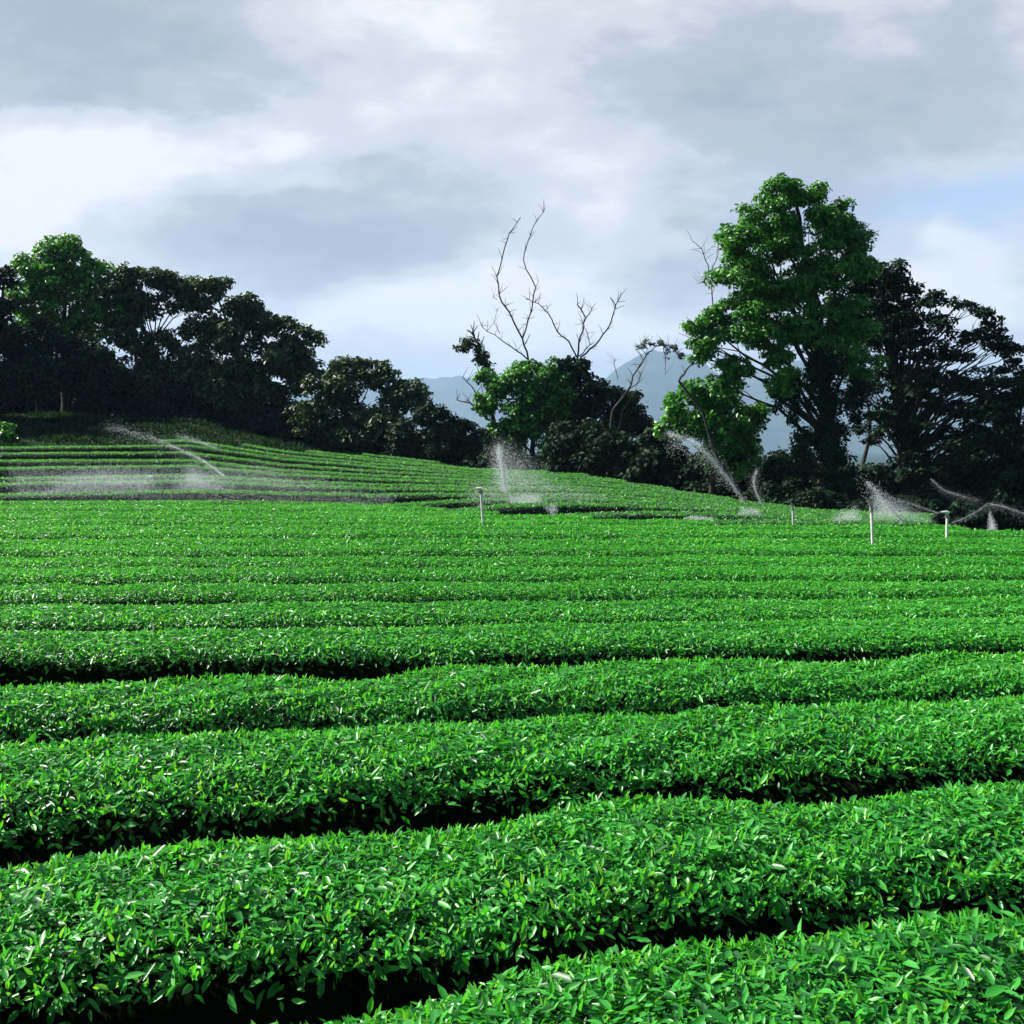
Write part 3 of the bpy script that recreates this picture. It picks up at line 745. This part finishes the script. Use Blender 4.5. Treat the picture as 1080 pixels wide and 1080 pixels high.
# ------------------------------------------------------------------ sprinklers
def sprinkler(label, pxt, pyt, D, height=None, base=None, r=.022, kind="tee", lean=0):
    top = P(pxt, pyt, D)
    b = top.copy(); b[0] += lean * D / F; b[2] = float(G(b[0], b[1]))
    root = thing("sprinkler", label, "sprinkler", tuple(b), "sprinkler posts")
    pts = [b - np.array([0, 0, .1]), b + (top - b) * .6, top]
    q = wiggle(pts, .004, 3)
    link("post", tubes("post", [(q - b, np.full(len(q), r))], 10), M_PIPE, root)
    t_ = top - b
    if kind == "tee":
        ln = [(np.array([t_ + [-.13, 0, .015], t_ + [-.02, 0, .02], t_ + [.04, 0, .0]]), np.array([r * .6, r * 1.15, r * .9]))]
    else:
        ln = [(np.array([t_ + [.0, 0, -.02], t_ + [-.05, 0, .10], t_ + [-.12, 0, .17]]), np.array([r * 1.2, r * 1.0, r * .7]))]
    h = link("nozzle", tubes("nozzle", ln, 8), M_METAL if kind != "tee" else M_PIPE, root)
    link("collar", tubes("collar", [(np.array([t_ + [0, 0, -.10], t_ + [0, 0, -.02]]), np.full(2, r * 1.5))], 10), M_METAL, root)
    return root
sprinkler("pale sprinkler post with a square dark collar standing before the tall central spray", 507, 516, 24.5, lean=5, r=.030)
sprinkler("tall pale sprinkler post with a bent top, nearest on the right", 919, 534, 18.8, lean=5, r=.024, kind="bent")
sprinkler("sprinkler post with a flat white head, furthest right", 999, 541, 20.6, lean=1, r=.026)
sprinkler("thin sprinkler post at the right end of the far slope", 836, 534, 25.5, lean=2, r=.020, kind="bent")
sprinkler("stubby sprinkler post standing in the broad mist on the left", 160, 503, 40, lean=3, r=.05)
sprinkler("small sprinkler post near the shaded rows, left of the central post", 468, 502, 52, lean=-1, r=.04)
sprinkler("sprinkler post throwing the long jet on the left", 248, 512, 41, lean=0, r=.03, kind="bent")
sprinkler("sprinkler post at the foot of the tall central spray", 535, 525, 39.5, lean=0, r=.03, kind="bent")
sprinkler("sprinkler post throwing the strong white jet before the leafy bush", 787, 531, 41, lean=0, r=.03, kind="bent")
sprinkler("sprinkler post throwing the jet behind the bent post on the right", 953, 552, 30, lean=0, r=.025, kind="bent")
st_b = P(612, 498, 57); gb = np.array([st_b[0], st_b[1], float(G(st_b[0], st_b[1]))])
o = link("marker_stake", tubes("marker_stake", [(np.array([gb - [0, 0, .1], .5 * (gb + st_b) + [.01, 0, 0], st_b, st_b + [0, 0, .03]]), np.array([.05, .048, .046, .015]))], 8), M_STAKE)
tag(o, "small yellowish stake on the crest of the far slope", "stake")
st_b = P(38, 412, 71); gb = np.array([st_b[0], st_b[1], float(G(st_b[0], st_b[1]))])
o = link("bare_pole", tubes("bare_pole", [(np.array([gb - [0, 0, .1], .5 * (gb + st_b) + [.03, 0, 0], st_b, st_b + [0, 0, .04]]), np.array([.05, .045, .035, .01]))], 8), M_DEAD)
tag(o, "thin bare pole before the black tree at the left edge", "pole")

# water: every spray is made of drops
m, t, out = mat("water_drops")
p = t.nodes.new('ShaderNodeBsdfPrincipled'); p.inputs['Base Color'].default_value = (.86, .90, .93, 1); p.inputs['Roughness'].default_value = .25
tl = t.nodes.new('ShaderNodeBsdfTranslucent'); tl.inputs[0].default_value = (.86, .90, .93, 1)
mx = t.nodes.new('ShaderNodeMixShader'); mx.inputs[0].default_value = .5
t.links.new(p.outputs[0], mx.inputs[1]); t.links.new(tl.outputs[0], mx.inputs[2]); t.links.new(mx.outputs[0], out.inputs[0])
M_WATER = m
TET = np.array([[1, 1, 1], [1, -1, -1], [-1, 1, -1], [-1, -1, 1]]) / 1.732
TF = np.array([[0, 1, 2], [0, 3, 1], [0, 2, 3], [1, 3, 2]])
def drops(name, pos, size, label):
    n = len(pos)
    org = pos[0].copy()
    v = (pos[:, None] - org + TET[None] * np.asarray(size)[:, None, None]).reshape(-1, 3)
    f = (np.arange(n)[:, None, None] * 4 + TF[None]).reshape(-1, 3)
    o = link(name, mesh_np(name, v, f), M_WATER)
    o.location = org
    tag(o, label, "water spray", "sprinkler sprays")
    return o
def Dat(px, py, lift=.8, lo=33.0):
    """Depth at which the tops of the rows of the far slope stand at this height of the photo."""
    yy = np.linspace(lo, 70, 600)
    x = (px - 540) / F * yy
    row = HZ - (G(x, yy) + lift - CZ) / yy * F
    hit = np.nonzero(row <= py)[0]
    return float(yy[hit[0]]) if len(hit) else 45.0
def jet(pts, D, n, w0, w1, size, label, seed, fade=.8, D2=None):
    """A thrown stream: narrow at the nozzle, breaking up along its arc. pts in the photo, widths in metres."""
    r = np.random.default_rng(seed)
    D2 = D if D2 is None else D2
    pts = np.array(pts, float); t0 = np.linspace(0, 1, len(pts)); t1 = np.linspace(0, 1, 41)
    pts = np.stack([np.interp(t1, t0, pts[:, 0]), np.interp(t1, t0, pts[:, 1])], -1)
    kk = np.ones(9) / 9
    for _ in range(2):
        for c_ in (0, 1):
            pd = np.concatenate([2 * pts[0, c_] - pts[4:0:-1, c_], pts[:, c_], 2 * pts[-1, c_] - pts[-2:-6:-1, c_]])
            pts[:, c_] = np.convolve(pd, kk, 'valid')
    q = np.array([P(a, b, D + (D2 - D) * i / (len(pts) - 1)) for i, (a, b) in enumerate(pts)])
    s = r.random(n) ** (1 / fade if fade < 1 else fade)
    tt = s * (len(q) - 1)
    i = np.minimum(tt.astype(int), len(q) - 2); f_ = (tt - i)[:, None]
    pos = q[i] * (1 - f_) + q[i + 1] * f_
    wd = .5 * (w0 + (w1 - w0) * s ** 1.3)[:, None]
    clump = np.sin(s * 23 + seed + 3 * np.sin(s * 9)) * .5 + .5
    wd = wd * np.where(r.random((n, 1)) < .45, 3.4, .8)
    pos = pos + r.normal(size=(n, 3)) * wd * (.6 + .6 * clump[:, None]) - np.array([0, 0, 1]) * (np.abs(r.normal(size=(n, 1))) * wd * .8)
    drops("water_jet", pos, size * .5 * r.uniform(.4, 1.4, n), label)
def fan(poly, D, n, thick, size, label, seed, fall=None):
    """A sheet of fine drops hanging over the rows; poly in the photo (convex)."""
    r = np.random.default_rng(seed)
    poly = np.array(poly, float)
    lo, hi = poly.min(0), poly.max(0)
    pts = lo + r.random((n * 12, 2)) * (hi - lo)
    ins = np.ones(len(pts), bool); edge = np.full(len(pts), 1e9)
    for a, b in zip(poly, np.roll(poly, -1, 0)):
        e = b - a; nrm = np.array([-e[1], e[0]]) / np.hypot(*e)
        dist = (pts - a) @ nrm
        ctr = (poly.mean(0) - a) @ nrm
        dist = dist * np.sign(ctr)
        ins &= dist > 0; edge = np.minimum(edge, dist)
    soft = np.clip(edge / (.42 * min(hi - lo)), 0, 1)
    ins &= r.random(len(pts)) < .05 + .95 * soft ** 1.5
    pts = pts[ins][:int(n * 2.2)]; k = len(pts); pts = pts + r.normal(size=(k, 2)) * .05 * min(hi - lo)
    dd = r.normal(size=k) * thick
    pos = np.array([P(a, b, D + c) for (a, b), c in zip(pts, dd)])
    pos = pos[pos[:, 2] > G(pos[:, 0], pos[:, 1]) + .1]; k = len(pos)
    if len(pos) < 5: print('EMPTY', label); return
    drops("water_mist", pos, size * .42 * r.uniform(.4, 1.3, k), label)
jet([(248, 511), (225, 492), (205, 480), (180, 469), (150, 457), (112, 448)], 41, 4200, .03, .30, .020, "long water jet arcing up left over the slope into the shade", 1, 1.0, 52)
jet([(240, 478), (222, 470), (205, 463), (185, 458)], 50, 1500, .05, .22, .020, "short water jet crossing the shaded slope above the long jet", 2, 1.0)
fan([(34, 524), (62, 497), (110, 490), (165, 494), (172, 528), (34, 529)], 39, 6318, 1.0, .020, "broad low mist over the rows on the left", 3)
fan([(170, 527), (200, 488), (248, 511), (252, 528)], 39.5, 6472, .6, .018, "wedge of mist below the long jet on the left", 4)
fan([(0, 528), (20, 512), (420, 520), (415, 540), (200, 534), (0, 531)], 37.6, 10500, .8, .017, "thin mist trailing along the foot of the far slope", 5)
fan([(-10, 528), (10, 488), (280, 486), (420, 520), (430, 536)], 39.5, 22680, 1.5, .018, "wide faint veil of mist over the lower rows of the far slope", 24)
fan([(480, 545), (495, 505), (620, 512), (690, 540), (680, 556)], 36, 8500, 1.2, .018, "faint veil of mist around the tall upright spray", 25)
fan([(318, 530), (330, 517), (378, 520), (384, 531)], 38.3, 850, .4, .018, "small fan of mist left of the central spray", 6)
fan([(385, 541), (392, 532), (412, 533), (415, 541)], 35, 600, .3, .018, "tiny fan of mist at the near field's edge", 7)
jet([(535, 525), (532, 510), (530, 495), (528, 480), (526, 470)], 39.5, 5460, .05, .24, .022, "tall white upright water spray before the vine clad tree", 8, 1.0)
fan([(510, 530), (520, 458), (560, 480), (600, 515), (600, 540)], 40, 9152, .5, .018, "soft mist drifting right off the upright spray", 9)
fan([(536, 522), (568, 520), (588, 546), (586, 552), (528, 550)], 35.2, 9720, .5, .020, "dense pale block of mist under the upright spray", 10)
fan([(572, 533), (588, 530), (590, 540), (581, 547)], 31, 350, .2, .018, "small fan of mist right of the dense mist block", 11)
jet([(787, 531), (775, 513), (762, 497), (750, 482), (737, 470), (722, 461), (704, 455)], 41, 4875, .03, .22, .022, "strong white water jet arcing up left across the dark trees", 12, 1.0)
jet([(803, 531), (797, 518), (794, 505), (799, 494)], 42, 2250, .03, .14, .013, "faint water jet right of the strong white jet", 13, 1.0)
fan([(774, 545), (782, 533), (800, 535), (806, 545)], 31, 472, .3, .018, "small mist at the foot of the strong white jet", 14)
fan([(716, 548), (728, 543), (752, 545), (754, 551)], 29, 720, .3, .015, "low streak of mist left of the strong white jet", 15)
fan([(868, 553), (885, 538), (905, 532), (914, 556)], 30, 2063, .4, .014, "round puff of mist left of the bent sprinkler post", 16)
jet([(953, 552), (943, 540), (932, 526), (922, 515), (914, 508)], 28, 1800, .02, .13, .015, "thin water jet rising behind the bent sprinkler post", 17, 1.0)
fan([(915, 555), (918, 512), (950, 528), (990, 552)], 30, 8192, .5, .013, "veil of mist between the two right sprinkler posts", 18)
jet([(990, 541), (975, 536), (960, 530), (948, 527)], 28, 2040, .02, .12, .006, "faint water jet reaching left from the flat white head", 19, 1.0)
jet([(1004, 551), (1018, 546), (1032, 538), (1042, 531)], 30, 2000, .02, .06, .006, "faint thin jet rising right of the flat white head", 20, 1.0)
jet([(1044, 531), (1060, 534), (1080, 541), (1100, 550)], 30, 1872, .04, .10, .009, "water jet arcing down at the right edge", 21, 1.0)
fan([(1043, 535), (1053, 556), (1052, 562), (1040, 562)], 28, 900, .15, .014, "narrow upright cone of spray near the right edge", 22)
jet([(982, 505), (995, 517), (1012, 522), (1032, 527)], 35, 3060, .04, .10, .007, "faint upper jet falling over the dark right trees", 23, 1.0)
